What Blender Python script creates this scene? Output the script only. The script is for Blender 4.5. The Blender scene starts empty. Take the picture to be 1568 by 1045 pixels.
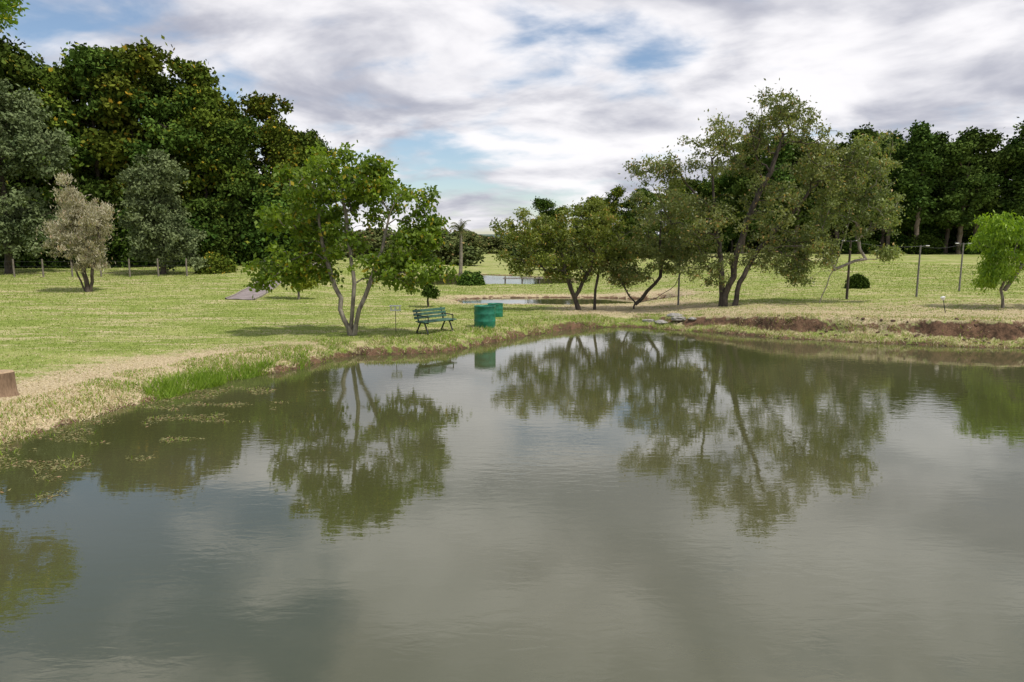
import bpy, math, numpy as np
from mathutils import Vector
rng = np.random.default_rng(7)
scene = bpy.context.scene
COL = scene.collection

# ------------------------------------------------------------------ helpers
def obj_from(name, me, parent=None, loc=(0,0,0), rot=(0,0,0), scale=(1,1,1)):
    o = bpy.data.objects.new(name, me); COL.objects.link(o)
    o.location = loc; o.rotation_euler = rot; o.scale = scale
    if parent: o.parent = parent
    return o

def mesh_np(name, parts, mats, smooth=False):
    """parts: list of (V(n,3), F(m,k), mat_index, rnd(m) or None, smooth)"""
    vs=[];loops=[];starts=[];tot=[];mi=[];rn=[];sm=[];vo=0;lo=0
    for p in parts:
        V,F,m,r=p[:4]; s=p[4] if len(p)>4 else smooth
        V=np.asarray(V,dtype=np.float32); F=np.asarray(F,dtype=np.int32)
        n,k=F.shape
        vs.append(V); loops.append((F+vo).ravel()); starts.append(np.arange(n)*k+lo); tot.append(np.full(n,k))
        mi.append(np.full(n,m)); rn.append(np.zeros(n) if r is None else r); sm.append(np.full(n,s))
        vo+=len(V); lo+=n*k
    V=np.concatenate(vs);L=np.concatenate(loops).astype(np.int32)
    me=bpy.data.meshes.new(name)
    me.vertices.add(len(V)); me.vertices.foreach_set('co',V.ravel())
    me.loops.add(len(L)); me.loops.foreach_set('vertex_index',L)
    S=np.concatenate(starts).astype(np.int32)
    me.polygons.add(len(S)); me.polygons.foreach_set('loop_start',S)
    me.polygons.foreach_set('loop_total',np.concatenate(tot).astype(np.int32))
    me.polygons.foreach_set('material_index',np.concatenate(mi).astype(np.int32))
    me.polygons.foreach_set('use_smooth',np.concatenate(sm).astype(bool))
    a=me.attributes.new('rnd','FLOAT','FACE'); a.data.foreach_set('value',np.concatenate(rn).astype(np.float32))
    for m in mats: me.materials.append(m)
    me.update(calc_edges=True); me.validate()
    return me

def norm(a): return a/np.maximum(np.linalg.norm(a,axis=-1,keepdims=True),1e-9)

def tubes(P0,P1,R0,R1,sides=6):
    P0=np.asarray(P0,float);P1=np.asarray(P1,float);R0=np.asarray(R0,float);R1=np.asarray(R1,float)
    n=len(P0); d=norm(P1-P0)
    ref=np.where(np.abs(d[:,2:3])>.9,np.array([[1.,0,0]]),np.array([[0,0,1.]]))
    a=norm(np.cross(d,ref)); b=np.cross(d,a)
    t=np.linspace(0,2*math.pi,sides,endpoint=False)
    ring=a[:,None,:]*np.cos(t)[None,:,None]+b[:,None,:]*np.sin(t)[None,:,None]
    A=P0[:,None,:]+ring*R0[:,None,None]; B=P1[:,None,:]+ring*R1[:,None,None]
    V=np.concatenate([A,B],axis=1).reshape(-1,3)
    i=np.arange(sides); j=(i+1)%sides
    f=np.stack([i,j,j+sides,i+sides],axis=1)
    F=(f[None]+(np.arange(n)*2*sides)[:,None,None]).reshape(-1,4)
    return V,F

def leaves(rg,P,size,droop=.3,wid=.28,up=0.0):
    n=len(P)
    d=rg.normal(size=(n,3)); d[:,2]-=droop; d[:,2]+=up; d=norm(d)
    s=norm(np.cross(d,rg.normal(size=(n,3))))
    L=size*rg.uniform(.65,1.35,n)[:,None]
    V=np.stack([P,P+d*L*.45+s*L*wid,P+d*L,P+d*L*.45-s*L*wid],axis=1).reshape(-1,3)
    F=np.arange(n*4).reshape(n,4)
    return V,F

def box(c,s,rotz=0,rotx=0):
    c=np.array(c,float);s=np.array(s,float)/2
    V=np.array([[x,y,z] for x in(-1,1) for y in(-1,1) for z in(-1,1)],float)*s
    cx,sx=math.cos(rotx),math.sin(rotx); V=V@np.array([[1,0,0],[0,cx,sx],[0,-sx,cx]])
    cz,sz=math.cos(rotz),math.sin(rotz); V=V@np.array([[cz,sz,0],[-sz,cz,0],[0,0,1]])
    F=np.array([[0,1,3,2],[4,6,7,5],[0,4,5,1],[2,3,7,6],[0,2,6,4],[1,5,7,3]])
    return V+c,F

def cat(pieces):
    Vs=[];Fs=[];o=0
    for V,F in pieces:
        Vs.append(V);Fs.append(F+o);o+=len(V)
    return np.concatenate(Vs),np.concatenate(Fs)

def sn(x,y,f,seed,k=6):
    r=np.random.default_rng(seed); o=np.zeros_like(np.asarray(x,float))
    for i in range(k):
        a=r.uniform(0,2*math.pi); ff=f*r.uniform(.6,1.7); p=r.uniform(0,6.28)
        o=o+np.sin(ff*(x*math.cos(a)+y*math.sin(a))+p)
    return o/k*1.5
def sst(a,b,x):
    t=np.clip((x-a)/(b-a),0,1); return t*t*(3-2*t)

# ------------------------------------------------------------------ materials
def newmat(name):
    m=bpy.data.materials.new(name); m.use_nodes=True
    nt=m.node_tree; nt.nodes.clear()
    out=nt.nodes.new('ShaderNodeOutputMaterial')
    return m,nt,out
def N(nt,t,**kw):
    n=nt.nodes.new(t)
    for k,v in kw.items():
        if k in n.inputs.keys(): n.inputs[k].default_value=v
        else: setattr(n,k,v)
    return n
def mixc(nt,fac,a,b,blend='MIX'):
    n=nt.nodes.new('ShaderNodeMix'); n.data_type='RGBA'; n.blend_type=blend
    for s,v in ((n.inputs[0],fac),(n.inputs[6],a),(n.inputs[7],b)):
        if isinstance(v,(int,float)): s.default_value=v
        elif isinstance(v,tuple): s.default_value=(*v,1) if len(v)==3 else v
        else: nt.links.new(v,s)
    return n.outputs[2]
def math_n(nt,op,a,b=0.0,clamp=False):
    n=nt.nodes.new('ShaderNodeMath'); n.operation=op; n.use_clamp=clamp
    for s,v in ((n.inputs[0],a),(n.inputs[1],b)):
        if isinstance(v,(int,float)): s.default_value=v
        else: nt.links.new(v,s)
    return n.outputs[0]
def ramp(nt,v,lo,hi):
    n=nt.nodes.new('ShaderNodeMapRange'); n.interpolation_type='SMOOTHSTEP'
    nt.links.new(v,n.inputs[0]); n.inputs[1].default_value=lo; n.inputs[2].default_value=hi
    return n.outputs[0]
def attr(nt,name):
    n=nt.nodes.new('ShaderNodeAttribute'); n.attribute_name=name; return n.outputs['Fac']
def noise(nt,vec,scale,detail=4,rough=.55,dist=0.0):
    n=N(nt,'ShaderNodeTexNoise'); n.inputs['Scale'].default_value=scale
    n.inputs['Detail'].default_value=detail; n.inputs['Roughness'].default_value=rough
    n.inputs['Distortion'].default_value=dist
    if vec is not None: nt.links.new(vec,n.inputs['Vector'])
    return n.outputs['Fac']
def geopos(nt): return nt.nodes.new('ShaderNodeNewGeometry').outputs['Position']
def scalev(nt,v,s):
    n=nt.nodes.new('ShaderNodeMapping'); nt.links.new(v,n.inputs['Vector']); n.inputs['Scale'].default_value=s
    return n.outputs[0]

def leaf_mat(name,dark,light,accent=None,acc=.08,transl=.35,clump=.8,rough=.5):
    m,nt,out=newmat(name)
    r=attr(nt,'rnd')
    c=mixc(nt,r,dark,light)
    if accent:
        c=mixc(nt,math_n(nt,'GREATER_THAN',r,1-acc),c,accent)
    oi=nt.nodes.new('ShaderNodeObjectInfo')
    hs=nt.nodes.new('ShaderNodeHueSaturation'); nt.links.new(c,hs.inputs['Color'])
    nt.links.new(math_n(nt,'ADD',math_n(nt,'MULTIPLY',oi.outputs['Random'],.03),.485),hs.inputs['Hue'])
    nt.links.new(math_n(nt,'ADD',math_n(nt,'MULTIPLY',oi.outputs['Random'],.35),.85),hs.inputs['Value'])
    c=hs.outputs[0]
    if transl<=0:
        d=N(nt,'ShaderNodeBsdfDiffuse'); nt.links.new(c,d.inputs[0]); nt.links.new(d.outputs[0],out.inputs[0]); return m
    b=N(nt,'ShaderNodeBsdfPrincipled'); b.inputs['Roughness'].default_value=rough
    b.inputs['Specular IOR Level'].default_value=.35
    nt.links.new(c,b.inputs['Base Color'])
    t=N(nt,'ShaderNodeBsdfTranslucent'); nt.links.new(mixc(nt,1.0,c,(1.15,1.2,.5),'MULTIPLY'),t.inputs['Color'])
    mx=N(nt,'ShaderNodeMixShader'); mx.inputs[0].default_value=transl
    nt.links.new(b.outputs[0],mx.inputs[1]); nt.links.new(t.outputs[0],mx.inputs[2])
    nt.links.new(mx.outputs[0],out.inputs[0]); return m

def simple_mat(name,a,b,scale=6,rough=.8,bump=.3,stretch=(1,1,1),metal=0):
    m,nt,out=newmat(name)
    tc=nt.nodes.new('ShaderNodeTexCoord').outputs['Object']
    v=scalev(nt,tc,stretch)
    nz=noise(nt,v,scale,5,.65)
    c=mixc(nt,ramp(nt,nz,.3,.7),a,b)
    p=N(nt,'ShaderNodeBsdfPrincipled'); p.inputs['Roughness'].default_value=rough; p.inputs['Metallic'].default_value=metal
    nt.links.new(c,p.inputs['Base Color'])
    bp=N(nt,'ShaderNodeBump'); bp.inputs['Strength'].default_value=bump; bp.inputs['Distance'].default_value=.02
    nt.links.new(nz,bp.inputs['Height']); nt.links.new(bp.outputs[0],p.inputs['Normal'])
    nt.links.new(p.outputs[0],out.inputs[0]); return m

bark_grey=simple_mat('bark_grey',(.12,.10,.08),(.30,.27,.21),9,.9,.6,(1,1,.3))
bark_dark=simple_mat('bark_dark',(.035,.028,.021),(.11,.088,.066),9,.9,.6,(1,1,.3))
bark_pale=simple_mat('bark_pale',(.18,.155,.125),(.36,.32,.27),9,.9,.6,(1,1,.3))
bark_pine=simple_mat('bark_pine',(.10,.075,.055),(.20,.155,.115),5,.9,.4,(1,1,.3))
L_left=leaf_mat('leaf_bright',(.065,.13,.012),(.23,.34,.028),(.50,.42,.04),.07,.42)
L_big=leaf_mat('leaf_olive',(.065,.09,.022),(.28,.31,.10),(.40,.26,.10),.08,.35)
L_mid=leaf_mat('leaf_olive_green',(.065,.10,.016),(.27,.31,.055),(.40,.28,.06),.07,.35)
L_wil=leaf_mat('leaf_lime',(.12,.20,.018),(.32,.42,.035),None,0,.42)
L_pale=leaf_mat('leaf_silver',(.24,.22,.14),(.48,.43,.33),(.48,.34,.26),.1,.25)
L_for=leaf_mat('leaf_forest',(.022,.048,.010),(.115,.175,.032),(.20,.21,.03),.02,0,.25)
L_for2=leaf_mat('leaf_forest_yellow',(.035,.065,.009),(.17,.215,.032),(.36,.27,.03),.03,0,.25)
L_for3=leaf_mat('leaf_forest_greygreen',(.06,.09,.038),(.21,.26,.12),None,0,0,.25)
L_pine=leaf_mat('leaf_pine_green',(.022,.045,.010),(.11,.16,.035),None,0,0,.25)
L_dark=leaf_mat('leaf_dark',(.016,.036,.008),(.075,.12,.02),None,0,0,.5)
L_far=leaf_mat('leaf_far',(.06,.085,.03),(.16,.18,.06),(.26,.19,.08),.06,0,.2)

# ------------------------------------------------------------------ terrain
lake=np.array([(-9.3,10.4),(-9.0,11.6),(-8.6,12.8),(-8.16,14.3),(-7.9,15.5),(-7.45,16.6),(-6.7,17.9),(-6.1,18.9),(-5.5,20.5),(-4.7,21.2),
 (-3.8,21.3),(-2.6,21.6),(-1.8,22.4),(-.78,23.9),(.4,25.6),(1.72,27.1),(3.15,28.2),(4.6,28.7),(5.8,28.0),(6.95,27.1),(8.1,26.5),
 (9.9,25.1),(11.9,24.2),(13.8,23.4),(17,22.6),(22,21.6),(30,20),(36,14),(37,5),(30,-2),(18,1.5),(6,1.8),(-5,1.8),(-9.2,3),(-10,7)],float)
pond_b=np.array([(-3.6,41.5),(-2.5,39.0),(3,38.4),(7,39),(10,40.5),(9.5,43.0),(5,44),(0,43.8),(-3,43)],float)
pond_c=np.array([(-10,60),(-6,56),(-2,57.5),(2,57),(5,58.5),(6,66),(1,74),(-6,78),(-13,72)],float)
path_c=np.array([(-15.0,37.6),(-15.3,39.4),(-15.8,41.8),(-16.4,45),(-17.3,49.5),(-18.4,54.5),(-19.4,61),(-19.6,72)],float)
def sdf(poly,x,y,closed=True):
    x=np.asarray(x,float);y=np.asarray(y,float)
    best=np.full(x.shape,1e18); inside=np.zeros(x.shape,bool)
    n=len(poly)
    for i in range(n if closed else n-1):
        ax,ay=poly[i];bx,by=poly[(i+1)%n]
        ex,ey=bx-ax,by-ay
        t=np.clip(((x-ax)*ex+(y-ay)*ey)/(ex*ex+ey*ey),0,1)
        best=np.minimum(best,(x-ax-t*ex)**2+(y-ay-t*ey)**2)
        cond=((ay>y)!=(by>y))
        xi=ax+(y-ay)/(by-ay if by!=ay else 1e-9)*ex
        inside^=(cond&(x<xi))
    d=np.sqrt(best)
    return np.where(inside,-d,d) if closed else d
def SD(x,y):
    a=sdf(lake,x,y)+.12*sn(x,y,2.2,3)+.08*sn(x,y,6,4)
    b=sdf(pond_b,x,y)+.2*sn(x,y,1.2,5); c=sdf(pond_c,x,y)+.3*sn(x,y,.8,6)
    return np.minimum(np.minimum(a,b),c)
def HT(x,y,sd=None):
    x=np.asarray(x,float);y=np.asarray(y,float)
    if sd is None: sd=SD(x,y)
    B=.36+.40*sst(5,12,x)+.12*sst(14,22,x)
    side=np.maximum(sst(6,20,x),sst(-5,-20,x))
    B=B+side*.011*np.clip(y-30,0,70)
    B=B-.20*(1-side)*sst(30,36,y)
    B=B+.5*sst(90,250,y)
    B=B+.7*sst(14,30,x)*sst(45,85,y)
    B=B+.55*sst(-11,-17,x)*sst(38,60,y)
    B=B+1.4*sst(3,-2,y)*sst(2.5,-1,y)
    B=B+.03*sn(x,y,.5,11)*sst(60,30,y)+.012*sn(x,y,2.5,12)
    gentle=sst(-6.0,-8.5,x)*sst(20,15,y)
    w=.20+.65*gentle+.12*sn(x,y,1.0,13)+.2*sst(30,36,y)
    w=np.clip(w,.08,1.5)
    up=B*(1-np.exp(-np.clip(sd,0,None)/w))
    led=sst(2.0,6.5,x)*sst(34,30,y)
    e0=1.0+.35*sn(x,y,1.3,15)+.18*sn(x,y,4,16)
    soft=.12+.22*sst(-.1,.8,sn(x,y,.7,19))
    low=(.12+.05*sn(x,y,1.7,17))+.10*np.clip(sd,0,2)
    up2=low*(1-np.exp(-np.clip(sd,0,None)/.2))+np.clip(B-low,0,None)*sst(e0-soft,e0+.1+soft,sd)
    up=up*(1-led)+up2*led
    dn=-.9*(1-np.exp(np.clip(sd,None,0)/1.2))-.02
    z=np.where(sd>0,up+.015*sn(x,y,9,14),dn)
    return z
def geo(start,end,step,k=1.25):
    o=[start];
    while abs(o[-1])<abs(end): o.append(o[-1]+(step if end>start else -step)); step*=k
    return np.array(o)
xs=np.concatenate([geo(-45,-2500,1.2)[::-1],np.arange(-44.5,-13,.5),np.arange(-13,20,.12),np.arange(20,45,.4),geo(45,2500,.8)])
ys=np.concatenate([geo(-4,-300,1.2)[::-1],np.arange(-3.5,8,.5),np.arange(8,31,.1),np.arange(31,48,.2),np.arange(48,80,.5),geo(80,3500,.8,1.18)])
X,Y=np.meshgrid(xs,ys); sd=SD(X,Y); Z=HT(X,Y,sd)
nx,ny=len(xs),len(ys)
V=np.stack([X,Y,Z],-1).reshape(-1,3)
ii=(np.arange(ny-1)[:,None]*nx+np.arange(nx-1)[None]).ravel()
F=np.stack([ii,ii+1,ii+nx+1,ii+nx],1)

m,nt,out=newmat('ground'); p=geopos(nt)
dry=attr(nt,'dry'); soil=attr(nt,'soil')
n1=noise(nt,p,.35,4,.65); n2=noise(nt,p,3.0,5,.7); n3=noise(nt,p,22,3,.7)
st=noise(nt,scalev(nt,p,(.30,1.5,1)),1.0,5,.7)
g=mixc(nt,ramp(nt,n2,.3,.7),(.165,.22,.042),(.26,.31,.075))
g=mixc(nt,ramp(nt,n1,.42,.68),g,(.33,.345,.12))
g=mixc(nt,math_n(nt,'MULTIPLY',ramp(nt,st,.48,.62),.85),g,(.48,.41,.24))
dryc=mixc(nt,ramp(nt,n3,.3,.7),(.30,.23,.13),(.60,.50,.33))
dm=ramp(nt,math_n(nt,'ADD',dry,math_n(nt,'MULTIPLY',math_n(nt,'SUBTRACT',n2,.5),1.4)),.35,.75)
g=mixc(nt,dm,g,dryc)
sc=mixc(nt,ramp(nt,n2,.35,.65),(.045,.030,.020),(.175,.105,.065))
sm=ramp(nt,math_n(nt,'ADD',soil,math_n(nt,'MULTIPLY',math_n(nt,'SUBTRACT',n2,.5),1.6)),.4,.65)
g=mixc(nt,sm,g,sc)
g=mixc(nt,.5,g,mixc(nt,1.0,g,mixc(nt,n3,(.4,.4,.4),(1.6,1.6,1.6)),'MULTIPLY'))
b=N(nt,'ShaderNodeBsdfPrincipled'); b.inputs['Roughness'].default_value=.95; b.inputs['Specular IOR Level'].default_value=.1
nt.links.new(g,b.inputs['Base Color'])
bp=N(nt,'ShaderNodeBump'); bp.inputs['Strength'].default_value=.8; bp.inputs['Distance'].default_value=.06
nt.links.new(math_n(nt,'ADD',n2,math_n(nt,'MULTIPLY',n3,.6)),bp.inputs['Height']); nt.links.new(bp.outputs[0],b.inputs['Normal'])
nt.links.new(b.outputs[0],out.inputs[0]); ground_m=m

def dryf(x,y,sd):
    d=1.0*sst(6.5,1.2,sd)*sst(-3.5,-6.5,x)*sst(27,17,y)
    band=sst(-1,4,x)*sst(28,31,y)*sst(40,36,y)*sst(14,8,x)
    d=np.maximum(d,.8*band)
    band2=sst(3,8,x)*sst(.4,1.0,sd)*sst(35,28,y)
    d=np.maximum(d,.66*band2)
    d=np.maximum(d,.5*sst(3,8,x)*sst(0,.3,sd)*sst(38,30,y))
    d=np.maximum(d,.8*sst(3,.4,np.abs(sdf(pond_b,x,y)))*sst(30,35,y))
    d=np.maximum(d,.45*sst(1.2,.2,sd))
    return d
def soilf(x,y,sd,z):
    s=.58*sst(.34,.08,sd)
    e0=1.0+.35*sn(x,y,1.3,15)+.18*sn(x,y,4,16)
    soft=sst(-.1,.8,sn(x,y,.7,19))
    led=sst(3,8,x)*sst(34,30,y)
    s=np.maximum(s,led*(.95-.35*soft)*np.exp(-((sd-e0-.02)/.20)**2))
    s=np.maximum(s,led*.45*sst(1.0,.3,sd))
    pat=sst(-.5,.6,sn(x,y,1.4,27))
    s=np.maximum(s,(.25+.5*pat)*sst(-5.5,-5,x)*sst(.4,.15,sd)*sst(30,28,y))  # patchy soil at the lip; brown shade under the overhang painted in with it
    s=np.maximum(s,.5*sst(.8,.2,sd)*sst(30,36,y))
    return np.where(sd<.02,.95,s)
me=mesh_np('ground',[(V,F,0,None,True)],[ground_m])
for nm,val in (('dry',dryf(X,Y,sd)),('soil',soilf(X,Y,sd,Z))):
    a=me.attributes.new(nm,'FLOAT','POINT'); a.data.foreach_set('value',val.astype(np.float32).ravel())
obj_from('ground',me)
def gz(x,y): return float(HT(np.array([x]),np.array([y]))[0])

# ------------------------------------------------------------------ water
m,nt,out=newmat('pond_water'); p=geopos(nt)
b=N(nt,'ShaderNodeBsdfPrincipled'); b.inputs['Roughness'].default_value=.01; b.inputs['IOR'].default_value=2.0
nm_=noise(nt,p,.12,2)
nt.links.new(mixc(nt,ramp(nt,nm_,.35,.65),(.058,.062,.022),(.088,.085,.042)),b.inputs['Base Color'])
w1=noise(nt,scalev(nt,p,(1.6,4.2,1)),1.7,3,.55,.4); w2=noise(nt,scalev(nt,p,(.5,1.3,1)),.8,2)
patch=ramp(nt,noise(nt,p,.16,2),.35,.65)
hgt=math_n(nt,'ADD',math_n(nt,'MULTIPLY',w1,math_n(nt,'ADD',math_n(nt,'MULTIPLY',patch,.34),.14)),math_n(nt,'MULTIPLY',w2,.35))
bp=N(nt,'ShaderNodeBump'); bp.inputs['Strength'].default_value=.17; bp.inputs['Distance'].default_value=.03
nt.links.new(hgt,bp.inputs['Height']); nt.links.new(bp.outputs[0],b.inputs['Normal'])
nt.links.new(b.outputs[0],out.inputs[0]); water_m=m
me=mesh_np('pond_water',[(np.array([(-16,-6,0),(40,-6,0),(40,80,0),(-16,80,0)],float),np.array([[0,1,2,3]]),0,None)],[water_m])
obj_from('pond_water',me)

# ------------------------------------------------------------------ trees
def make_tree(name,loc,trunks,blobs,leafm,barkm,nleaf=20000,lsize=.1,base_r=.12,crad=.45,seed=1,droop=.3,rotz=0,tipr=.008,wid=.28,build_only=False,fuzz=1.0):
    rg=np.random.default_rng(seed)
    pos=[];par=[];plen=[]
    for tr in trunks:
        tr=[np.array(t,float) for t in tr]; last=-1
        for k in range(len(tr)-1):
            ns=max(2,int(np.linalg.norm(tr[k+1]-tr[k])/.35))
            for s in range(ns+(1 if k==len(tr)-2 else 0)):
                q=tr[k]+(tr[k+1]-tr[k])*s/ns
                if last>=0: q=q+rg.normal(size=3)*.025
                pos.append(q);par.append(last);plen.append(0 if last<0 else plen[last]+np.linalg.norm(q-pos[last])); last=len(pos)-1
    zmin=min(t[0][2] for t in trunks)
    H=max(b[2]+b[5] for b in blobs)
    cl=[]
    for (cx,cy,cz,rx,ry,rz,n) in blobs:
        d=norm(rg.normal(size=(n,3))); r=rg.uniform(0,1,n)**.42
        cl.append(np.array([cx,cy,cz])+d*r[:,None]*np.array([rx,ry,rz])*rg.uniform(.9,1.15,n)[:,None]); 
    cl=np.concatenate(cl); cr=crad*rg.uniform(.5,1.4,len(cl))
    c0=np.array(np.mean([t[-1] for t in trunks],axis=0))
    order=np.argsort(np.linalg.norm(cl-c0,axis=1))
    tips=[]
    lowz=zmin+.22*H
    for o in order:
        q=cl[o]; PA=np.array(pos); d=np.linalg.norm(PA-q,axis=1)
        cost=d+.25*np.array(plen)+np.where(PA[:,2]<lowz*0.8,3,0)+np.where(PA[:,2]>q[2]+.3,.8*(PA[:,2]-q[2]),0)
        k=int(np.argmin(cost)); a=PA[k]; dd=d[k]; ns=max(2,int(dd/.35)); last=k
        side=rg.normal(size=3)*.10*dd; side[2]=abs(side[2])*.7+.06*dd
        for s in range(1,ns+1):
            t=s/ns; w=a+(q-a)*t+side*math.sin(math.pi*t)+rg.normal(size=3)*.02*min(dd,1)
            pos.append(w);par.append(last);plen.append(plen[last]+dd/ns);last=len(pos)-1
        tips.append(last)
    n=len(pos);cnt=np.zeros(n)
    for t in tips: cnt[t]+=1
    for k in range(n-1,-1,-1):
        if par[k]>=0: cnt[par[k]]+=cnt[k]
    cnt=np.maximum(cnt,.6)
    root=max(cnt[k] for k in range(n) if par[k]<0)
    ex=math.log(base_r/tipr)/math.log(max(root,2))
    R=tipr*cnt**ex
    PA=np.array(pos);par=np.array(par)
    R=R*(1+.35*np.exp(-(PA[:,2]-zmin)/.18))
    e=np.where(par>=0)[0]
    r0=np.minimum(R[par[e]],R[e]*1.3)
    P0=PA[par[e]];P1=PA[e]; ext=(P1-P0)*.06
    tv,tf=tubes(P0-ext,P1+ext,r0,R[e],6)
    w=cr**2; w=w/w.sum(); ci=rg.choice(len(cl),nleaf,p=w)
    off=rg.normal(size=(nleaf,3)); off=norm(off)*(rg.uniform(0,1,nleaf)**.5)[:,None]*np.array([1,1,.72])
    far=rg.uniform(size=nleaf)<.12; off[far]*=1.6*fuzz
    LP=cl[ci]+off*cr[ci][:,None]
    lv,lf=leaves(rg,LP,lsize,droop,wid)
    crn=rg.uniform(0,1,len(cl))
    rn=np.clip(.6*crn[ci]+.4*rg.uniform(0,1,nleaf),0,1)
    acc=rg.uniform(size=nleaf)<.04; rn[acc]=1
    me=mesh_np(name,[(tv,tf,0,None,True),(lv,lf,1,rn)],[barkm,leafm])
    if build_only: return me
    return obj_from(name,me,loc=loc,rot=(0,0,rotz))

def T(x,y,dz=-.05): return (x,y,gz(x,y)+dz)

make_tree('shade_tree',T(-5.6,23.3),
 [[(0.05,0,0),(-.15,0,.6),(-.42,.05,1.7),(-.8,.1,2.8),(-.9,0,4.2)],[(.1,.05,0),(.15,.05,.8),(.22,0,1.8),(.1,.1,3.2),(-.1,0,5.0)],[(.15,0,0),(.4,-.1,.9),(.75,-.1,1.8),(1.2,0,3.0),(1.5,0,4.2)]],
 [(-.45,0,5.4,1.75,1.5,.85,50),(1.15,0,4.9,1.35,1.3,.95,36),(2.65,0,4.0,.5,.6,1.2,16),(-1.5,0,3.9,1.3,1.3,1.0,34),(-2.2,0,2.4,1.1,1,.7,20),(1.7,0,2.4,1.7,1.3,.8,44),(.1,.3,3.6,1.3,1.2,.9,18),(-1.0,.3,2.5,1.0,1,.7,16),(2.3,0,3.2,.8,.8,.7,16)],
 L_left,bark_grey,17000,.16,.08,.34,seed=3,droop=.5,wid=.3)

make_tree('large_tree',T(9.85,31.0),
 [[(-.2,0,0),(-.15,0,.6),(.15,0,1.4),(.35,.1,2.6),(.9,.1,4.4),(1.6,0,6.0),(2.1,0,7.6)],[(-.25,.15,0),(-.3,.1,1),(-.35,.3,2.2),(-.6,.3,3.6),(-.8,.3,5.2),(-1.0,.2,6.6)],[(.25,-.1,0),(.5,.2,1.1),(1.4,.5,2.6),(2.8,.4,4.2),(4,.2,5.8)]],
 [(2.1,0,8.2,1.8,1.8,1.35,84),(-.4,0,7.1,1.8,1.8,1.3,68),(-3.2,0,6.0,1.45,1.2,.8,34),(4.2,0,6.3,1.7,1.7,1.4,64),(-2.0,0,4.0,2.0,1.7,1.4,58),(1.5,-.3,4.7,2.0,1.6,1.6,52),(3.2,0,2.6,1.5,1.5,1.2,40),(-1.0,.1,1.9,1.5,1.3,.8,36),(1.6,.4,2.4,1.3,1.2,.9,22)],
 L_big,bark_dark,33000,.13,.135,.31,seed=5,droop=.5,wid=.24,fuzz=1.3)
make_tree('leaning_tree',T(14.2,31.5),
 [[(0,0,0),(.3,0,.9),(.7,0,2.0),(1.0,0,3.2),(1.4,0,5.0)],[(.6,0,1.6),(1.5,-.1,2.0),(2.4,-.2,2.1),(3.1,-.2,2.4)]],
 [(1.8,0,6.3,1.7,1.4,1.3,66),(.7,0,4.3,1.5,1.3,1.3,54),(2.5,0,4.4,1.0,1,1.3,32),(3.0,-.2,2.4,.6,.4,.25,8),(-1.2,0,1.8,1,1,.8,28),(-.4,.3,3.0,1.1,1,.9,22)],
 L_big,bark_pale,18000,.13,.085,.31,seed=8,droop=.5,wid=.24,fuzz=1.3)
make_tree('leafy_tree',T(3.2,33.5),
 [[(.1,0,0),(-.15,0,.7),(-.45,0,1.5),(-.8,0,2.8),(-1.0,0,4.0)],[(-.1,0,.7),(.5,.1,1.8),(.9,0,3.2)],[(.9,.3,0),(.9,.3,1),(1.2,.2,2.6)]],
 [(-2.5,0,3.9,1.5,1.3,.9,42),(.4,0,4.3,1.7,1.5,1.0,48),(-.9,0,2.5,1.9,1.4,1.0,48),(1.8,0,3.2,1.4,1.3,1.3,42),(-2.9,0,2.4,.9,.8,.8,18)],
 L_mid,bark_dark,18000,.145,.12,.32,seed=12,droop=.4,wid=.26,fuzz=1.2)
make_tree('spreading_tree',T(6.0,33.6),
 [[(0,0,0),(.1,0,.35),(-.5,0,1.1),(-.9,0,1.9)],[(.1,0,.3),(.7,.1,.9),(1.3,0,1.7),(1.2,0,3.4),(1.2,0,4.8)],[(.1,0,.3),(1.1,-.2,.6),(2.0,-.2,1.3),(2.6,0,2.6)]],
 [(.6,0,2.9,1.8,1.4,1.1,46),(1.2,.2,4.9,1.5,1.4,1.1,42),(-.7,0,1.9,1.3,1.2,.7,26),(2.5,0,2.9,1.4,1.3,1.3,38)],
 L_big,bark_dark,15500,.135,.09,.32,seed=15,droop=.4,wid=.25,fuzz=1.2)
make_tree('weeping_tree',T(20.2,28),
 [[(0,0,0),(-.1,0,.8),(.1,0,1.6),(.4,0,2.6),(.6,0,3.4)],[(0,0,.8),(.6,0,1.8),(1.4,0,2.8)]],
 [(.7,0,3.4,1.6,1.5,.65,46),(-.3,0,2.6,.9,1.2,1.0,36),(1.5,0,2.5,1.4,1.2,1.1,34),(-.5,0,1.5,.6,.8,.6,16)],
 L_wil,bark_grey,15000,.17,.08,.34,seed=18,droop=1.8,wid=.15)
make_tree('silver_shrub',T(-26.1,42),
 [[(0,0,0),(-.1,0,1.2),(-.4,0,3.4),(-.3,0,6)],[(.1,.1,0),(.4,0,1.4),(1.0,0,3.2),(.9,0,5.0)],[(-.1,0,0),(-.6,0,1.4),(-1.2,0,3.0)]],
 [(-.2,0,3.4,1.6,1.4,1.7,60),(.7,0,4.4,1.0,1.1,1.6,36),(-.5,0,5.4,.8,.8,1.5,28),(0,0,2.0,1.1,1.1,.9,20)],
 L_pale,bark_dark,19000,.20,.13,.36,seed=21,droop=-1.6,wid=.12,fuzz=1.3)
make_tree('dark_sapling',T(-4.4,35.9),[[(0,0,0),(0,0,.8),(.05,0,1.6)]],[(0,0,1.5,.42,.42,.5,14),(0,0,.8,.42,.42,.4,10)],L_dark,bark_dark,3500,.13,.05,.22,seed=22)
make_tree('yellow_sapling',T(-12.2,39),[[(0,0,0),(0,0,.8),(.1,0,1.7)]],[(-.3,0,1.7,1.0,.9,.55,26),(.4,0,1.1,.7,.7,.35,10)],leaf_mat('leaf_yellowgreen',(.18,.23,.02),(.34,.38,.04)),bark_grey,4500,.16,.06,.3,seed=23)
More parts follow.
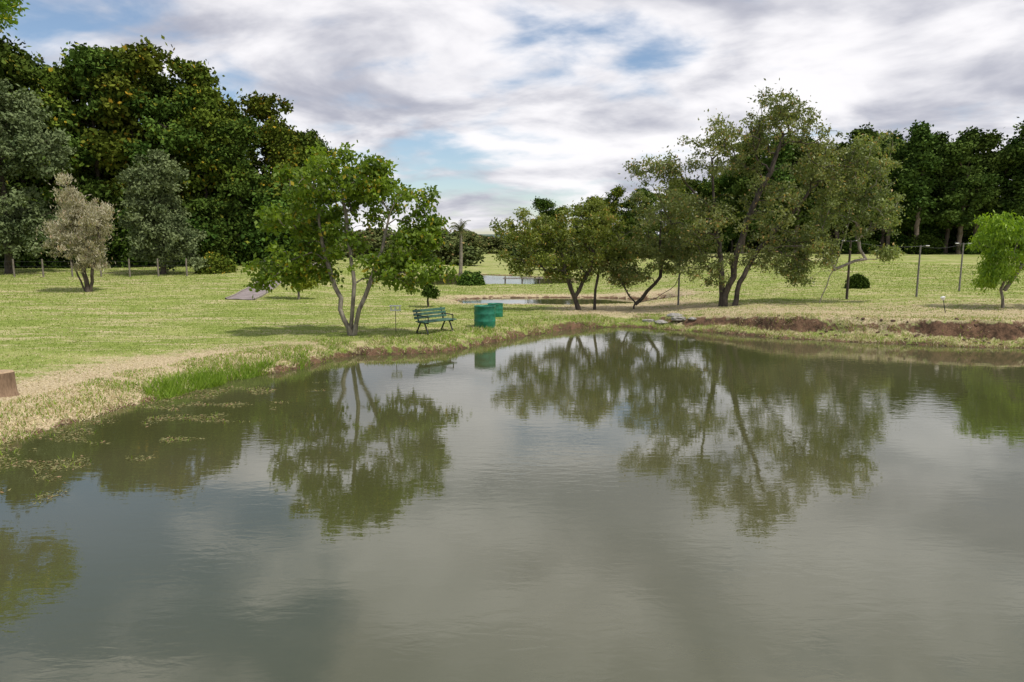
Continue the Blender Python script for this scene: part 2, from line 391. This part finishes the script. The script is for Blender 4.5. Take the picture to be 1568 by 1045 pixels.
make_tree('greygreen_tree',T(-27.5,54),[[(0,0,0),(.2,0,3),(.1,0,8)]],[(0,0,7.5,2.3,2.2,2.0,60),(-.5,0,4.6,2.6,2.4,2.0,60),(.8,0,2.2,2.6,2,1.8,50)],L_for3,bark_dark,26000,.24,.2,.6,seed=24)
make_tree('greygreen_tree.001',T(-40,54.5),[[(0,0,0),(.2,0,5),(.1,0,12)]],[(0,0,12.5,3.4,3.2,2.2,70),(2.8,0,9.5,2.4,2.4,2.0,50),(-2,0,8,3.4,2.6,2.4,60),(1,0,4,3.4,2.6,2.8,60)],L_for3,bark_dark,32000,.28,.25,.75,seed=25)
make_tree('tall_tree',T(-37.5,43.5),[[(0,0,0),(.3,0,6),(.2,0,15)]],[(2.8,0,18.5,4.6,3.5,2.6,100),(-2,0,15,4,3,3,60),(1.6,0,10,2.6,2.4,2.0,40),(1,0,5,2.6,2.5,2.4,50)],L_left,bark_grey,30000,.26,.3,.7,seed=26)

# ------------------------------------------------------------------ forests (instanced variants)
def forest_mesh(name,seed,H,W,leafm,low=.12,nl=11000,ls=.42,ncl=60,wtop=0,crad=.95,bark=None):
    rg=np.random.default_rng(seed)
    blobs=[]
    for i in range(7):
        t=low+(1-low)*(i+.5)/7
        prof=math.sin(math.pi*min(.97,(.22+.74*t)))**.6
        if wtop: prof=max(.3,1.05-.65*t)
        for j in range(2):
            a=rg.uniform(0,6.28); rr=W*.38*prof
            blobs.append((rr*math.cos(a),rr*math.sin(a),H*t,W*.55*prof,W*.55*prof,H*.09,int(ncl/10*prof)+2))
    blobs.append((rg.uniform(-.5,.5),0,H*.94,W*(.22 if wtop else .4),W*(.22 if wtop else .4),H*.06,8))
    tr=[[(0,0,0),(rg.uniform(-.3,.3),0,H*.35),(rg.uniform(-.6,.6),0,H*.8)]]
    return make_tree(name,None,tr,blobs,leafm,bark or bark_dark,nl,ls,.22,crad,seed=seed,droop=.3,wid=.33,build_only=True,tipr=.015)
fv=[forest_mesh('forest_tree_a',101,18,5.6,L_for,.02,16000,.38,74),forest_mesh('forest_tree_b',102,17,5.8,L_for,.02,16000,.38,74),forest_mesh('forest_tree_c',103,18,5.0,L_for2,.02,15000,.38,74),forest_mesh('forest_tree_d',104,16,5.2,L_for,.03,15000,.38,74)]
pv=[forest_mesh('grove_tree_a',111,13.6,3.1,L_pine,.30,9500,.32,44,0,.75,bark_pine),forest_mesh('grove_tree_b',112,13,3.3,L_pine,.26,9500,.32,44,0,.75,bark_pine),forest_mesh('grove_tree_c',113,13.4,3.0,L_pine,.28,9000,.32,44,1,.75,bark_pine)]
uv=forest_mesh('under_bush',120,3.2,2.6,L_dark,.05,5000,.26,40)
uv2=forest_mesh('under_bush_b',121,5.5,3.2,L_for,.03,7000,.30,50)

def empty(name):
    e=bpy.data.objects.new(name,None); COL.objects.link(e); return e
fo=empty('forest')
r2=np.random.default_rng(55)
spots=[]
for row,(dy,dx,nn) in enumerate([(0,0,21),(5.5,1.5,19),(11,1,8)]):
    for t in np.linspace(0,1,nn):
        spots.append((-84+59.5*t+dx+r2.uniform(-.8,.8),56+16*t**1.3+dy+r2.uniform(-1,1),t,row))
for i,(x,y,t,row) in enumerate(spots):
    v=fv[[0,1,3,0,2,1,3][i%7]] if t<.70 else fv[[2,1,2,0][i%4]]
    h=19.2+1.4*math.sin(i*2.1)+row*.5
    if t>.84: h=16.8
    if t>.95: h=13.6
    sc=h/17.3
    obj_from('forest_part_%02d'%i,v,fo,(x,y,gz(x,y)-.3),(0,0,r2.uniform(0,6.28)),(sc*1.05,sc*1.05,sc))
for i in range(78):
    t=(i%46)/45 if i<46 else (i-46)/31
    x=-84+60.5*t+r2.uniform(-1,1); y=54+15.5*t**1.3+r2.uniform(-1.2,.6)+(1 if i>=46 else 0); s=r2.uniform(.7,1.4)
    obj_from('forest_bush_%02d'%i,uv if i<46 else uv2,fo,(x,y,gz(x,y)-.2),(0,0,r2.uniform(0,6.28)),(s*1.1,s*1.1,s))
gr=empty('tree_grove')
k=0
for row in range(3):
    for t in np.linspace(0,1,24):
        x=30+75*t+r2.uniform(-1.3,1.3)+row*1.6; y=88-14*t+row*4.5+r2.uniform(-1.5,1.5)
        s=r2.uniform(.92,1.06)
        obj_from('grove_part_%02d'%k,pv[(k*5+k//3)%3],gr,(x,y,gz(x,y)-.2),(0,0,r2.uniform(0,6.28)),(s*1.2,s*1.2,s*1.06)); k+=1
for i in range(56):
    t=(i%28)/27; x=30+75*t+r2.uniform(-1,1); y=(94 if i<28 else 103)-14*t+r2.uniform(-1,3); s=r2.uniform(.8,1.3)
    obj_from('grove_bush_%02d'%i,uv2,gr,(x,y,gz(x,y)-.2),(0,0,r2.uniform(0,6.28)),(s*1.4,s*1.2,s*(.85 if i<28 else 1.5)))
for i in range(16):
    t=r2.uniform(0,1); x=30+75*t; y=87-14*t; s=r2.uniform(.4,.8)
    obj_from('grove_shrub_%02d'%i,uv,gr,(x,y,gz(x,y)-.2),(0,0,r2.uniform(0,6.28)),(s*1.4,s*1.2,s*.9))
ml=empty('tree_line')
for i in range(20):
    t=i/19; x=4+32*t+r2.uniform(-1,1); y=100-8*t+r2.uniform(-3,3); s=(.70+.18*t)*r2.uniform(.88,1.06)
    obj_from('tree_line_part_%02d'%i,fv[i%4],ml,(x,y,gz(x,y)-.3),(0,0,r2.uniform(0,6.28)),(s*.8,s*.8,s*.74))
far_me=forest_mesh('far_bush',130,5,3.4,L_far,.05,3500,.55,36)
dsv=empty('distant_bushes')
for i in range(120):
    y=r2.uniform(85,330) if i>12 else r2.uniform(84,110); x=r2.uniform(-.28,.14)*y
    if y<130 and -8<x<6: x=-14 if x<-1 else 9
    s=r2.uniform(.35,1.0)*(1+.002*y)
    obj_from('distant_bush_%03d'%i,far_me,dsv,(x,y,gz(x,y)-.3),(0,0,r2.uniform(0,6.28)),(s*1.3,s*1.3,s*.75))
hm=simple_mat('hill_haze',(.055,.085,.075),(.09,.125,.10),.02,.95,0)
rngx=np.linspace(-1400,1400,160)
pr=[]
for (yy,hh,sd_) in ((620,9.5,1),(1100,19,2)):
    top=hh+.14*hh*sn(rngx,0*rngx,.012,sd_+40)+.03*hh*sn(rngx,0*rngx,.09,sd_+44)
    rows=[(0,-2),(60,.6),(130,1.0),(300,.7),(500,-.2)]
    VV=np.concatenate([np.stack([rngx,np.full_like(rngx,yy+dy),top*k_ if k_>0 else np.full_like(rngx,-2.)],1) for dy,k_ in rows])
    n=len(rngx); i=(np.arange(len(rows)-1)[:,None]*n+np.arange(n-1)[None]).ravel()
    pr.append((VV,np.stack([i,i+1,i+n+1,i+n],1)))
VV,FF=cat(pr); obj_from('distant_hills',mesh_np('distant_hills',[(VV,FF,0,None,True)],[hm]))

def bush(name,x,y,r,mat,n=4500,ls=.09,seed=1,sq=.9):
    rg=np.random.default_rng(seed)
    d=norm(rg.normal(size=(n,3))); d[:,2]=np.abs(d[:,2])*1.0
    rad=r*(rg.uniform(.5,1,n)**.5)*(1+.12*sn(d[:,0]*5,d[:,1]*5+d[:,2]*4,1.2,seed))
    P=d*rad[:,None]*np.array([1,1,sq*1.7]); 
    V_,F_=leaves(rg,P,ls,.1,.35); a=rg.uniform(size=(6,1))*6.28
    tv,tf=tubes(np.zeros((6,3)),np.concatenate([np.cos(a)*r*.4,np.sin(a)*r*.4,np.full((6,1),r*.9)],1),np.full(6,.03),np.full(6,.01),5)
    obj_from(name,mesh_np(name,[(tv,tf,0,None),(V_,F_,1,rg.uniform(size=n))],[bark_dark,mat]),loc=T(x,y))
bush('round_bush',19.6,38.8,.62,L_dark,5000,.1,31,.8)
bush('round_bush.001',-3.3,55,1.1,L_for,6000,.16,32,.6)
bush('round_bush.002',-24,41.5+14,1.5,L_for2,6000,.2,33,.6)

def palm(x,y):
    rg=np.random.default_rng(9); H=4.3
    z=np.linspace(0,H,9); c=np.stack([.12*np.sin(z*.5),0*z,z],1)
    tv,tf=tubes(c[:-1],c[1:],np.linspace(.17,.11,8),np.linspace(.16,.10,8),8)
    fr=[];
    for i in range(26):
        a=rg.uniform(0,6.28); el=rg.uniform(.1,1.45); L=rg.uniform(1.5,2.1)
        s=np.linspace(0,1,14); r=L*s*math.cos(el)*.8+.25*s**2; zz=H+L*s*math.sin(el)-1.1*s**2.2
        ctr=np.stack([c[-1,0]+r*math.cos(a),r*math.sin(a),zz],1)
        fr.append(tubes(ctr[:-1],ctr[1:],np.full(13,.02),np.full(13,.015),4))
        for sg in (-1,1):
            side2=np.array([-math.sin(a)*sg,math.cos(a)*sg,-.7])
            b0=ctr[1:]; tip=b0+norm(side2[None])*.36*np.sin(np.pi*(.15+.8*s[1:]))[:,None]+(ctr[1:]-ctr[:-1])*.8
            wv=(ctr[1:]-ctr[:-1])*.16
            VV=np.stack([b0-wv,b0+wv,tip+wv*.2,tip-wv*.2],1).reshape(-1,3); fr.append((VV,np.arange(len(VV)).reshape(-1,4)))
    lv,lf=cat(fr)
    obj_from('palm_tree',mesh_np('palm_tree',[(tv,tf,0,None,True),(lv,lf,1,rg.uniform(size=len(lf)))],[bark_grey,L_far]),loc=T(x,y))
palm(-4.2,55.2)

# ------------------------------------------------------------------ grass
gm=leaf_mat('grass_blade',(.18,.235,.042),(.31,.36,.09),None,0,.3,1.2,.7)
gl=leaf_mat('grass_lush',(.13,.21,.02),(.29,.39,.045),None,0,.4,1.2,.7)
gd=leaf_mat('grass_dry',(.36,.29,.16),(.64,.54,.36),None,0,.2,1.2,.8)
def blades(rg,x,y,z,h,w,lean=.5):
    n=len(x); a=rg.uniform(0,6.28,n); d=np.stack([np.cos(a),np.sin(a),0*a],1)
    l=rg.normal(size=(n,3))*lean; l[:,2]=1; l=norm(l)
    P=np.stack([x,y,z],1)
    V_=np.stack([P-d*w[:,None],P+d*w[:,None],P+l*h[:,None]],1).reshape(-1,3)
    return V_,np.arange(3*n).reshape(n,3)
rg=np.random.default_rng(77)
n=460000
r=np.exp(rg.uniform(math.log(11),math.log(75),n)); a=rg.uniform(-.76,.76,n)
x=r*np.sin(a);y=r*np.cos(a); s_=SD(x,y); k_=(s_>.12)&(sdf(path_c,x,y,False)>.8); x,y,s_,r=x[k_],y[k_],s_[k_],r[k_]
z=HT(x,y,s_)-.005; df=dryf(x,y,s_); so=soilf(x,y,s_,z)
u=rg.uniform(size=len(x)); pn=sn(x,y,1.5,61)*.2+sn(x*.25,y*1.3,1.2,62)*.55+sn(x*.6,y*2.4,1.5,63)*.3
isdry=(df+pn+.10)>u
keep=(so+pn*.4<.55)|(u<.25)
h=(.022+.0011*r)*rg.uniform(.5,1.4,len(x)); w=.005+.00045*r
nb=~isdry&keep; dd=isdry&keep
V1,F1=blades(rg,x[nb],y[nb],z[nb],h[nb],w[nb],.9); V2,F2=blades(rg,x[dd],y[dd],z[dd],h[dd]*.8,w[dd]*1.1,1.6)
obj_from('lawn_grass',mesh_np('lawn_grass',[(V1,F1,0,rg.uniform(size=len(F1))),(V2,F2,1,rg.uniform(size=len(F2)))],[gm,gd]))
def edge_pts(poly,n,lo,hi,rg):
    seg=np.roll(poly,-1,0)-poly; L=np.linalg.norm(seg,axis=1)
    i=rg.choice(len(poly),n,p=L/L.sum()); t=rg.uniform(size=n)[:,None]
    nr=np.stack([seg[:,1],-seg[:,0]],1)/L[:,None]
    o=rg.uniform(lo,hi,n)[:,None]
    return poly[i]+seg[i]*t-nr[i]*o
P=edge_pts(lake,230000,-.3,2.0,rg); x,y=P[:,0],P[:,1]; s_=SD(x,y)
cl_=sn(x,y,2.5,71)*.5+sn(x,y,7,72)*.4
zz_=HT(x,y,s_); so=soilf(x,y,s_,zz_)
k_=(s_>-.06)&(s_<1.9)&(y>9.5)&(cl_+rg.uniform(-.6,.6,len(x))-.35*(so>.7)>-.22-.5*(x<-6)+.25*(s_>1))
x,y,s_,cl_=x[k_],y[k_],s_[k_],cl_[k_]; z=np.maximum(zz_[k_],-.03)
h=rg.uniform(.06,.19,len(x))*(1+.5*cl_)*np.where(s_>1,.6,1); lush=rg.uniform(size=len(x))<(.5-.25*(y<15)-.2*(x>8))
V1,F1=blades(rg,x[lush],y[lush],z[lush],h[lush],np.full(lush.sum(),.011),.7)
V2,F2=blades(rg,x[~lush],y[~lush],z[~lush],h[~lush]*.9,np.full((~lush).sum(),.012),1.3)
n=12000; t=rg.uniform(size=n); px=-8.1+2.9*t+rg.normal(size=n)*.25; py=15.5+4.2*t+rg.normal(size=n)*.35
s_=SD(px,py); k_=(s_>-.15)&(s_<1.0)&(sn(px,py,4,81)+rg.uniform(-.4,.4,n)>-.1); px,py,s_=px[k_],py[k_],s_[k_]
V3,F3=blades(rg,px,py,np.maximum(HT(px,py,s_),-.02),rg.uniform(.08,.34,len(px)),np.full(len(px),.011),.5)
obj_from('bank_grass',mesh_np('bank_grass',[(V1,F1,0,rg.uniform(size=len(F1))),(V2,F2,1,rg.uniform(size=len(F2))),(V3,F3,0,rg.uniform(size=len(F3)))],[gl,gd]))
wm=leaf_mat('pond_weed',(.10,.105,.03),(.27,.24,.10),(.34,.22,.13),.1,.2,3)
n=120000; px=rg.uniform(-10,-4.5,n); py=rg.uniform(7.5,17,n); s_=sdf(lake,px,py)
f=sn(px*.7,py*1.6,2.0,91)*.5+sn(px,py*2,6,92)*.4+rg.uniform(-.15,.15,n)
lim=-.05+.12*np.abs(s_)+.10*(py-12>0)
k_=(s_<.05)&(s_>-3.2)&(f>lim)&(rg.uniform(size=n)<.42); px,py=px[k_],py[k_]
V_,F_=leaves(rg,np.stack([px,py,np.full(len(px),.006)],1),.07,0,.16); V_[:,2]=.004+.02*np.abs(rg.uniform(size=len(V_)))**2
k2=rg.uniform(size=len(px))<.05
Vb,Fb=blades(rg,px[k2],py[k2],np.zeros(k2.sum()),rg.uniform(.03,.12,k2.sum()),np.full(k2.sum(),.01),.5)
obj_from('pond_weed',mesh_np('pond_weed',[(V_,F_,0,rg.uniform(size=len(F_))),(Vb,Fb,1,rg.uniform(size=len(Fb)))],[wm,gl]))

# ------------------------------------------------------------------ path
pm=simple_mat('path_asphalt',(.17,.14,.135),(.30,.25,.24),2,.9,.2)
km=simple_mat('kerb_concrete',(.22,.19,.16),(.34,.30,.26),4,.9,.2)
cp=path_c
tt=np.linspace(0,len(cp)-1,60); cx=np.interp(tt,range(len(cp)),cp[:,0]); cy=np.interp(tt,range(len(cp)),cp[:,1])
rows=[]
for o in np.linspace(-.75,.75,6): rows.append(np.stack([cx+o,cy,HT(cx+o,cy)+.04],1))
VV=np.concatenate(rows); n=60; i=(np.arange(5)[:,None]*n+np.arange(n-1)[None]).ravel()
kp=[]
for s in (-.79,.79):
    zc_=HT(cx+s,cy); a_=[]
    for (oo,hh) in ((-.04,-.05),(-.04,.10),(.04,.10),(.04,-.05)): a_.append(np.stack([cx+s+oo,cy,zc_+hh],1))
    j=(np.arange(3)[:,None]*n+np.arange(n-1)[None]).ravel(); kp.append((np.concatenate(a_),np.stack([j,j+n,j+n+1,j+1],1)))
KV,KF=cat(kp)
obj_from('footpath',mesh_np('footpath',[(VV,np.stack([i,i+n,i+n+1,i+1],1),0,None,True),(KV,KF,1,None)],[pm,km]))

# ------------------------------------------------------------------ props
green_paint=simple_mat('green_painted_wood',(.02,.075,.045),(.055,.14,.09),14,.5,.15,(1,1,1))
iron=simple_mat('cast_iron',(.012,.014,.014),(.03,.03,.03),20,.5,.2)
def bevel(o,w=.006):
    b=o.modifiers.new('bevel','BEVEL'); b.width=w; b.segments=2
def bench(x,y,rz):
    e=empty('park_bench'); e.location=(x,y,gz(x,y)); e.rotation_euler=(0,0,rz)
    L=1.5
    ps=[box((0,.14-.105*i,.44),(L,.09,.035)) for i in range(5)]
    V_,F_=cat(ps); o=obj_from('seat',mesh_np('seat',[(V_,F_,0,None)],[green_paint]),e); bevel(o)
    ps=[box((0,.235+.035*i,.56+.115*i),(L,.03,.09),0,-.28) for i in range(3)]
    V_,F_=cat(ps); o=obj_from('backrest',mesh_np('backrest',[(V_,F_,0,None)],[green_paint]),e); bevel(o)
    for j,sx in enumerate((-.58,.58)):
        P0=[(sx,-.30,0),(sx,.34,0),(sx,.20,.40),(sx,-.30,.40)]; P1=[(sx,-.10,.41),(sx,.10,.41),(sx,.345,.86),(sx,.24,.40)]
        V_,F_=tubes(P0,P1,[.03]*4,[.028]*4,6)
        V2,F2=tubes([(sx,-.3,.02),(sx,-.30,.42),(sx,-.3,.62)],[(sx,.34,.02),(sx,-.3,.62),(sx,.26,.64)],[.02]*3,[.02]*3,6)
        o=obj_from('leg_%d'%(j+1),mesh_np('leg',[(*cat([(V_,F_),(V2,F2)]),0,None,True)],[iron]),e)
bench(-2.72,24.0,math.radians(48))

drum_m=simple_mat('green_drum_paint',(.008,.12,.07),(.02,.21,.125),5,.45,.1)
def drum(name,x,y,R,H):
    prof=[(R*.97,0),(R,.02)]
    for z0 in (H*.33,H*.66): prof+=[(R,z0-.03),(R*1.03,z0),(R,z0+.03)]
    prof+=[(R,H-.03),(R*1.03,H-.015),(R*1.03,H),(R*.97,H),(R*.95,H-.04),(R*.94,.15),(0.001,.15)]
    ns=40; t=np.linspace(0,2*math.pi,ns,endpoint=False)
    VV=np.concatenate([np.stack([r_*np.cos(t),r_*np.sin(t),np.full(ns,z_)],1) for r_,z_ in prof])
    Fs=[]
    for k in range(len(prof)-1):
        i=np.arange(ns); j=(i+1)%ns; Fs.append(np.stack([k*ns+i,k*ns+j,(k+1)*ns+j,(k+1)*ns+i],1))
    me=mesh_np(name,[(VV,np.concatenate(Fs),0,None,True)],[drum_m])
    return obj_from(name,me,loc=(x,y,gz(x,y)-.02))
drum('trash_drum',-1.02,25.5,.40,.84); drum('trash_drum.001',-.72,29.3,.33,.58)

def stump(x,y):
    ns=28;t=np.linspace(0,2*math.pi,ns,endpoint=False); rr=.24*(1+.06*np.sin(3*t)+.04*np.sin(7*t))
    pf=[(1.25,0),(1.05,.1),(1,.3),(.97,.54),(.9,.56),(0.01,.56)]
    VV=np.concatenate([np.stack([rr*a_*np.cos(t),rr*a_*np.sin(t),np.full(ns,z_)],1) for a_,z_ in pf])
    Fs=[np.stack([k*ns+np.arange(ns),k*ns+(np.arange(ns)+1)%ns,(k+1)*ns+(np.arange(ns)+1)%ns,(k+1)*ns+np.arange(ns)],1) for k in range(len(pf)-1)]
    F_=np.concatenate(Fs)
    me=mesh_np('tree_stump',[(VV,F_[:3*ns],0,None,True),(VV,F_[3*ns:],1,None)],[simple_mat('stump_bark',(.12,.075,.045),(.28,.19,.12),12,.9,.8,(1,1,.25)),simple_mat('stump_top',(.3,.2,.12),(.45,.33,.2),12)])
    obj_from('tree_stump',me,loc=(x,y,gz(x,y)-.05))
stump(-10.75,14.1)

pole_m=simple_mat('pole_concrete',(.13,.12,.11),(.24,.22,.20),8,.8,.2)
white_m=simple_mat('lamp_white',(.6,.6,.58),(.8,.8,.78),8,.4,0)
def lamp(name,x,y,h,arms,r=.05,mat=None):
    e=empty(name); e.location=(x,y,gz(x,y)-.05)
    V_,F_=tubes([(0,0,0),(0,0,h*.5)],[(0,0,h*.5),(0,0,h)],[r,r*.85],[r*.85,r*.7],10)
    obj_from('pole',mesh_np('pole',[(V_,F_,0,None,True)],[mat or pole_m]),e)
    P0=[];P1=[];hd=[]
    for s in arms:
        P0.append((0,0,h-.08));P1.append((s*.26,0,h-.02)); 
        hd.append(box((s*.33,0,h-.03),(.18,.10,.05)))
    V_,F_=tubes(P0,P1,[.018]*len(P0),[.018]*len(P0),6)
    obj_from('arm',mesh_np('arm',[(V_,F_,0,None,True)],[iron]),e)
    V_,F_=cat(hd); o=obj_from('lamp_head',mesh_np('lamp_head',[(V_,F_,0,None)],[white_m]),e); bevel(o,.02)
lamp('street_lamp',16.3,33.2,2.9,(1,-1),.065,bark_dark); lamp('street_lamp.001',19.8,33.4,2.55,(1,)); lamp('street_lamp.002',23.7,36.2,2.6,(-1,1))
lamp('street_lamp.003',8.3,34,2.5,(1,))
def wire(name,a,b,sag):
    t=np.linspace(0,1,24)[:,None]; P=np.array(a)*(1-t)+np.array(b)*t; P[:,2]-=(sag*4*t*(1-t))[:,0]
    V_,F_=tubes(P[:-1],P[1:],np.full(23,.006),np.full(23,.006),4); obj_from(name,mesh_np(name,[(V_,F_,0,None)],[iron]))
zz=gz(16.3,33.2)
wire('power_cable',(16.3,33.2,zz+2.8),(19.8,33.4,gz(19.8,33.4)+2.45),.12); wire('power_cable.001',(19.8,33.4,gz(19.8,33.4)+2.45),(23.7,36.2,gz(23.7,36.2)+2.5),.15)
wire('power_cable.002',(8.3,34,gz(8.3,34)+2.4),(16.3,33.2,zz+2.8),.3)
def marker(x,y):
    e=empty('garden_light'); e.location=(x,y,gz(x,y)-.03); e.rotation_euler=(0,math.radians(-14),0)
    V_,F_=tubes([(0,0,0)],[(0,0,.55)],[.018],[.014],8); obj_from('stake',mesh_np('stake',[(V_,F_,0,None,True)],[iron]),e)
    V_,F_=tubes([(0,0,.53),(0,0,.6),(0,0,.66)],[(0,0,.6),(0,0,.66),(0,0,.69)],[.035,.07,.09],[.07,.09,.01],12); obj_from('head',mesh_np('head',[(V_,F_,0,None,True)],[white_m]),e)
marker(16.9,26.5)
fe=empty('wooden_fence'); wood=simple_mat('fence_wood',(.12,.10,.08),(.25,.22,.18),8)
for i in range(14):
    x=-52+2.1*i; y=50.5+.12*i; V_,F_=tubes([(0,0,-.2)],[(0,0,1.35)],[.07],[.06],7)
    obj_from('post_%d'%i,mesh_np('post',[(V_,F_,0,None,True)],[wood]),fe,(x,y,gz(x,y)))
for k,zh in enumerate((.45,.8,1.15)):
    xx=np.array([-52+2.1*i for i in range(14)]); yy=np.array([50.5+.12*i for i in range(14)])
    P=np.stack([xx,yy,HT(xx,yy)+zh],1); V_,F_=tubes(P[:-1],P[1:],np.full(13,.01),np.full(13,.01),4)
    obj_from('wire_%d'%k,mesh_np('wire',[(V_,F_,0,None)],[iron]),fe)
dk=empty('wooden_dock'); dk.location=(0.9,60.5,0)
V_,F_=cat([box((-1.6+.22*i,0,.42),(.2,1.4,.05)) for i in range(16)]); obj_from('deck',mesh_np('deck',[(V_,F_,0,None)],[wood]),dk)
V_,F_=tubes([(sx,sy,-.6) for sx in(-1.5,0,1.5) for sy in(-.6,.6)],[(sx,sy,.55) for sx in(-1.5,0,1.5) for sy in(-.6,.6)],[.06]*6,[.06]*6,7)
obj_from('posts',mesh_np('posts',[(V_,F_,0,None,True)],[wood]),dk)
def rocks(name,pts,seed,mat):
    import bmesh
    bm=bmesh.new(); rr=np.random.default_rng(seed)
    for (x,y,s,fl) in pts:
        g=bmesh.ops.create_icosphere(bm,subdivisions=2,radius=s)
        sd0=rr.uniform(0,100); z=gz(x,y)
        for v in g['verts']:
            c=v.co; f=1+.22*math.sin(c.x*9/s*.3+sd0)+.18*math.sin(c.y*11/s*.3+sd0*2)+.12*math.sin(c.z*13/s*.3+sd0)
            v.co=Vector((c.x*f+x,c.y*f*.8+y,c.z*f*fl+z+s*fl*.4))
    me=bpy.data.meshes.new(name); bm.to_mesh(me); bm.free(); me.materials.append(mat); obj_from(name,me)
stone=simple_mat('stone',(.16,.15,.13),(.38,.36,.33),9,.9,.5)
rocks('bank_stones',[(6.3,28.5,.32,.3),(6.9,28.2,.28,.35),(5.8,28.9,.25,.35),(7.4,27.9,.18,.4),(7.0,28.8,.36,.25)],3,stone)
redrock=simple_mat('clay_clods',(.06,.04,.026),(.17,.10,.065),9,.95,.6)
rp=np.random.default_rng(5); pts=[]
for i in range(60):
    t=rp.uniform(); x=9.5+10*t; y=float(np.interp(x,[9.5,11.9,13.8,17,22],[25.3,24.2,23.4,22.6,21.6]))+rp.uniform(.2,1.3)
    pts.append((x,y,rp.uniform(.03,.08),.6))
rocks('clay_clods',pts,6,redrock)
bf=empty('bird_feeder'); bf.location=(-4.15,24.2,gz(-4.15,24.2))
V_,F_=tubes([(0,0,0)],[(0,0,.75)],[.012],[.012],6); obj_from('stake',mesh_np('stake',[(V_,F_,0,None)],[iron]),bf)
V_,F_=cat([box((0,0,.78),(.36,.22,.02)),box((0,0,.94),(.40,.26,.02))]+[box((sx,sy,.86),(.02,.02,.14)) for sx in(-.16,0,.16) for sy in(-.09,.09)])
obj_from('tray',mesh_np('tray',[(V_,F_,0,None)],[white_m]),bf)

# ------------------------------------------------------------------ sky & light
SE,SR=math.radians(62),math.radians(125)  # azimuth clockwise from +Y
w=bpy.data.worlds.new('World'); scene.world=w; w.use_nodes=True; nt=w.node_tree; nt.nodes.clear()
out=nt.nodes.new('ShaderNodeOutputWorld')
sky=nt.nodes.new('ShaderNodeTexSky'); sky.sky_type='NISHITA'; sky.sun_disc=False; sky.sun_elevation=SE; sky.sun_rotation=SR
sky.air_density=1.0; sky.dust_density=.6
b1=nt.nodes.new('ShaderNodeBackground'); b1.inputs[1].default_value=.13; nt.links.new(sky.outputs[0],b1.inputs[0])
tc=nt.nodes.new('ShaderNodeTexCoord').outputs['Generated']
sp=nt.nodes.new('ShaderNodeSeparateXYZ'); nt.links.new(tc,sp.inputs[0])
zc=math_n(nt,'MAXIMUM',sp.outputs[2],0.0); den=math_n(nt,'ADD',zc,.27)
cb=nt.nodes.new('ShaderNodeCombineXYZ')
nt.links.new(math_n(nt,'DIVIDE',sp.outputs[0],den),cb.inputs[0]); nt.links.new(math_n(nt,'DIVIDE',sp.outputs[1],den),cb.inputs[1])
mp=nt.nodes.new('ShaderNodeMapping'); nt.links.new(cb.outputs[0],mp.inputs[0]); mp.inputs['Rotation'].default_value=(0,0,math.radians(35)); mp.inputs['Scale'].default_value=(.9,1.2,1); mp.inputs['Location'].default_value=(3.1,1.7,0)
c1=noise(nt,mp.outputs[0],1.5,3,.5,.3); c2=noise(nt,mp.outputs[0],4.2,6,.54,.2)
mask=math_n(nt,'ADD',math_n(nt,'MULTIPLY',c1,.6),math_n(nt,'MULTIPLY',c2,.4))
bias=math_n(nt,'MULTIPLY',sp.outputs[0],.12)
mask=ramp(nt,math_n(nt,'ADD',mask,bias),.36,.51)
mask=math_n(nt,'MULTIPLY',mask,.97)
mp2=nt.nodes.new('ShaderNodeMapping'); nt.links.new(cb.outputs[0],mp2.inputs[0]); mp2.inputs['Location'].default_value=(9.3,4,2); mp2.inputs['Rotation'].default_value=(0,0,math.radians(35)); mp2.inputs['Scale'].default_value=(.95,1.2,1)
c3=noise(nt,mp2.outputs[0],1.9,6,.53,.3)
cc=mixc(nt,ramp(nt,c3,.34,.60),(.44,.45,.53),(1.0,.98,1.0))
b2=nt.nodes.new('ShaderNodeBackground'); nt.links.new(cc,b2.inputs[0]); b2.inputs[1].default_value=1.03
mx=nt.nodes.new('ShaderNodeMixShader'); nt.links.new(mask,mx.inputs[0]); nt.links.new(b1.outputs[0],mx.inputs[1]); nt.links.new(b2.outputs[0],mx.inputs[2])
nt.links.new(mx.outputs[0],out.inputs[0])

sl=bpy.data.lights.new('sun','SUN'); sl.energy=3.6; sl.angle=math.radians(2.5); sl.color=(1,.95,.87)
so_=bpy.data.objects.new('sun',sl); COL.objects.link(so_)
dirv=Vector((math.sin(SR)*math.cos(SE),math.cos(SR)*math.cos(SE),math.sin(SE)))
so_.rotation_euler=(-dirv).to_track_quat('-Z','Y').to_euler(); so_.location=(0,0,60)

cam=bpy.data.cameras.new('camera'); co=bpy.data.objects.new('camera',cam); COL.objects.link(co)
cam.sensor_width=36; cam.lens=24; cam.clip_end=6000; cam.clip_start=.05
co.location=(0,0,3.5); co.rotation_euler=(math.radians(90-8.17),0,0); scene.camera=co
scene.view_settings.view_transform='Standard'; scene.view_settings.look='None'; scene.view_settings.exposure=0
